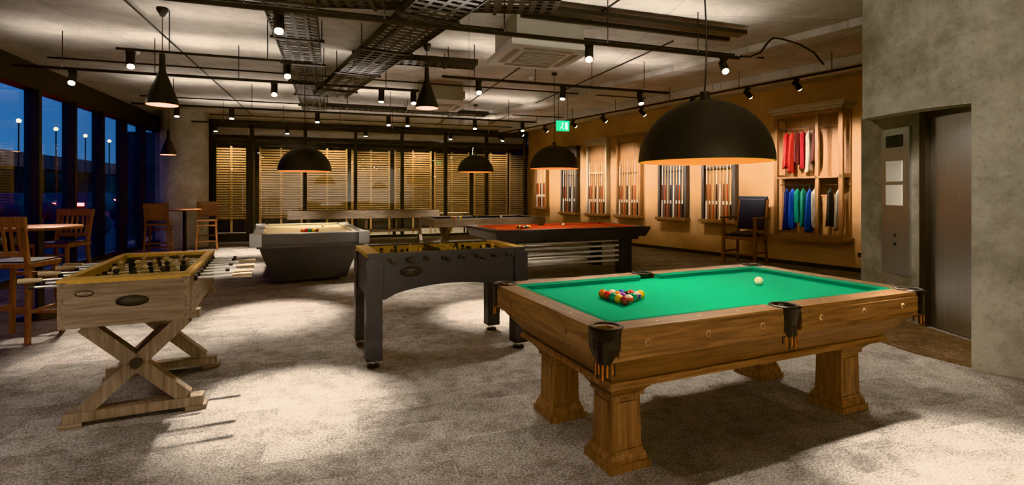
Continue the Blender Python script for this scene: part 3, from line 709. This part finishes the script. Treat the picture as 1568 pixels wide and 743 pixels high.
for y,x0,x1 in ((6.2,-4.2,6.2),(9.7,-4.2,6.4),(12.9,-4.0,6.2),(15.4,-3.2,5.8)): b.tube([(x0,y,3.52),(x1,y,3.52)],.014,'black')
for x,y0,y1 in ((-2.2,3,15.5),(2.9,4,16),(4.4,6,15)): b.tube([(x,y0,3.55),(x,y1,3.55)],.012,'black')
b.tube([(4.66,5.05,3.12),(4.85,5.07,3.14),(5.05,5.1,3.22),(5.2,5.15,3.36),(5.35,5.2,3.46),(5.6,5.3,3.5),(6.0,5.4,3.5),(6.4,5.5,3.44),(6.7,5.6,3.32)],.012,'black')
b.build()
for x,y in ((5.6,6.6),(3.4,8.9),(-2.9,9.2),(3.8,4.2)):
    b=B('smoke_detector'); b.lathe([(0,-.05),(.035,-.048),(.05,-.03),(.055,-.005),(.055,0)],'white',(0,0,0),24); b.build((x,y,H))
# ------------------------------------------------------------ AC CASSETTE
def cassette(x,y):
    b=B('ceiling_air_conditioner')
    b.bb(-.44,.44,-.44,.44,3.25,H,'duct'); b.bb(-.53,.53,-.53,.53,3.18,3.25,'white'); b.bb(-.27,.27,-.27,.27,3.165,3.182,'grille')
    for k in range(9): b.bb(-.25,.25,-.25+k*.06,-.232+k*.06,3.158,3.168,'white')
    for s_ in (-1,1): b.bb(-.32,.32,s_*.39-.04,s_*.39+.04,3.172,3.182,'grille'); b.bb(s_*.39-.04,s_*.39+.04,-.32,.32,3.172,3.182,'grille')
    b.bb(.44,.54,-.2,.2,3.35,3.5,'duct')
    b.build((x,y,0),0,bevel=.008)
p=W(.33,6.6); cassette(p.x,p.y); cassette(1.9,10.3)
# ------------------------------------------------------------ EXIT SIGN
p=W(1.08,10.9); b=B('exit_sign'); b.bb(-.14,.14,-.02,.02,2.76,2.98,'exit')
b.sph((-.01,-.022,2.92),.018,'exitw',8,6,(1,.2,1)); b.beam((-.0,-.022,2.90),(-.03,-.022,2.85),.01,.03,'exitw',(0,1,0)); b.beam((-.03,-.022,2.85),(-.07,-.022,2.80),.008,.018,'exitw',(0,1,0)); b.beam((-.03,-.022,2.85),(.01,-.022,2.80),.008,.018,'exitw',(0,1,0))
b.bb(.05,.10,-.024,-.018,2.79,2.94,'exitw'); b.cyl((-.1,0,2.98),(-.1,0,H),.005,'black',seg=6); b.cyl((.1,0,2.98),(.1,0,H),.005,'black',seg=6)
b.build((p.x,p.y,0),math.radians(-8))
# ------------------------------------------------------------ OUTSIDE
b=B('ground_outside'); b.bb(-140,XL-.15,-60,160,-.4,-.12,'asphalt'); b.build()
b=B('highway_overpass'); b.bb(-46,-40,-60,190,4.9,6.1,'bridge'); b.bb(-40.2,-40,-60,190,6.1,6.9,'bridge')
for y in range(-50,190,18): b.bb(-44.5,-42,y,y+1.6,-.12,4.9,'bridge')
b.build()
b=B('street_lamps'); 
for y in range(0,180,9): b.cyl((-38,y,-.12),(-38,y,10.5),.08,'black'); b.sph((-38,y,10.5),.25,'amber',10,6)
b.build()
for y in range(0,180,40): light('POINT',None,(-32,y,8.5),900,(1,.75,.5),.3,name='street_light')
b=B('hedge')
for k in range(90):
    y=random.uniform(8,70);x=-8.2-random.random()*1.5; r_=random.uniform(.3,.5); b.sph((x,y,r_*.5-.1),r_,'hedge',10,7,(1,1,.9+random.random()*.3))
o=b.build(); sb=o.modifiers.new('s','SUBSURF'); sb.levels=1; sb.render_levels=1
tx=bpy.data.textures.new('leafy','CLOUDS'); tx.noise_scale=.25; dm=o.modifiers.new('d','DISPLACE'); dm.texture=tx; dm.strength=.35
b=B('tree_line')
for k in range(110):
    y=random.uniform(-10,230); b.sph((-60-random.random()*8,y,2+random.random()*2),random.uniform(3,6),'hedge',10,7,(1,1,.8))
b.build()
def car(x,y,flip=False):
    b=B('parked_car'); b.prismy([(-2.1,.35),(-2.15,.8),(-1.9,.95),(-1.2,1.0),(-.7,1.42),(.7,1.42),(1.3,1.0),(2.1,.85),(2.15,.35)],-.85,.85,'car')
    for sx in (-1.3,1.35):
        for sy in (-.8,.8): b.cyl((sx,sy-.1,.2),(sx,sy+.1,.2),.32,'blackm')
    for sy in (-.62,.62): b.box((-2.16,sy,.82),(.06,.42,.16),'tail'); b.box((2.12,sy,.72),(.06,.3,.14),'head')
    b.build((x,y,-.0),math.radians(268 if flip else 88),bevel=.05)
for x,y in ((-12.4,19),(-13.0,27),(-16.5,24),(-16.3,32),(-13.4,35),(-16.7,41),(-13.1,46),(-20.5,38),(-20.3,48),(-13.3,56),(-16.6,52),(-20.6,60)): car(x,y,x<-20)
w=bpy.data.worlds.new('dusk'); scene.world=w; w.use_nodes=True; nt=w.node_tree; bg=nt.nodes['Background']
tc=nt.nodes.new('ShaderNodeTexCoord'); sx=nt.nodes.new('ShaderNodeSeparateXYZ'); rr=nt.nodes.new('ShaderNodeValToRGB')
nt.links.new(tc.outputs['Generated'],sx.inputs[0]); nt.links.new(sx.outputs['Z'],rr.inputs[0])
rr.color_ramp.elements[0].position=0; rr.color_ramp.elements[0].color=(.05,.13,.27,1)
rr.color_ramp.elements[1].position=.5; rr.color_ramp.elements[1].color=(.006,.06,.26,1)
nt.links.new(rr.outputs[0],bg.inputs[0]); bg.inputs[1].default_value=1.25
# camera
cam=bpy.data.cameras.new('camera'); co=bpy.data.objects.new('camera',cam); scene.collection.objects.link(co)
co.location=(0,0,1.45); co.rotation_euler=(math.radians(90),0,math.radians(-YAW)); cam.lens=18; cam.sensor_width=36; cam.shift_y=-.0488
cam.clip_end=500; scene.camera=co
try: scene.view_settings.view_transform='Khronos PBR Neutral'
except Exception: scene.view_settings.view_transform='Standard'
scene.view_settings.exposure=0.95
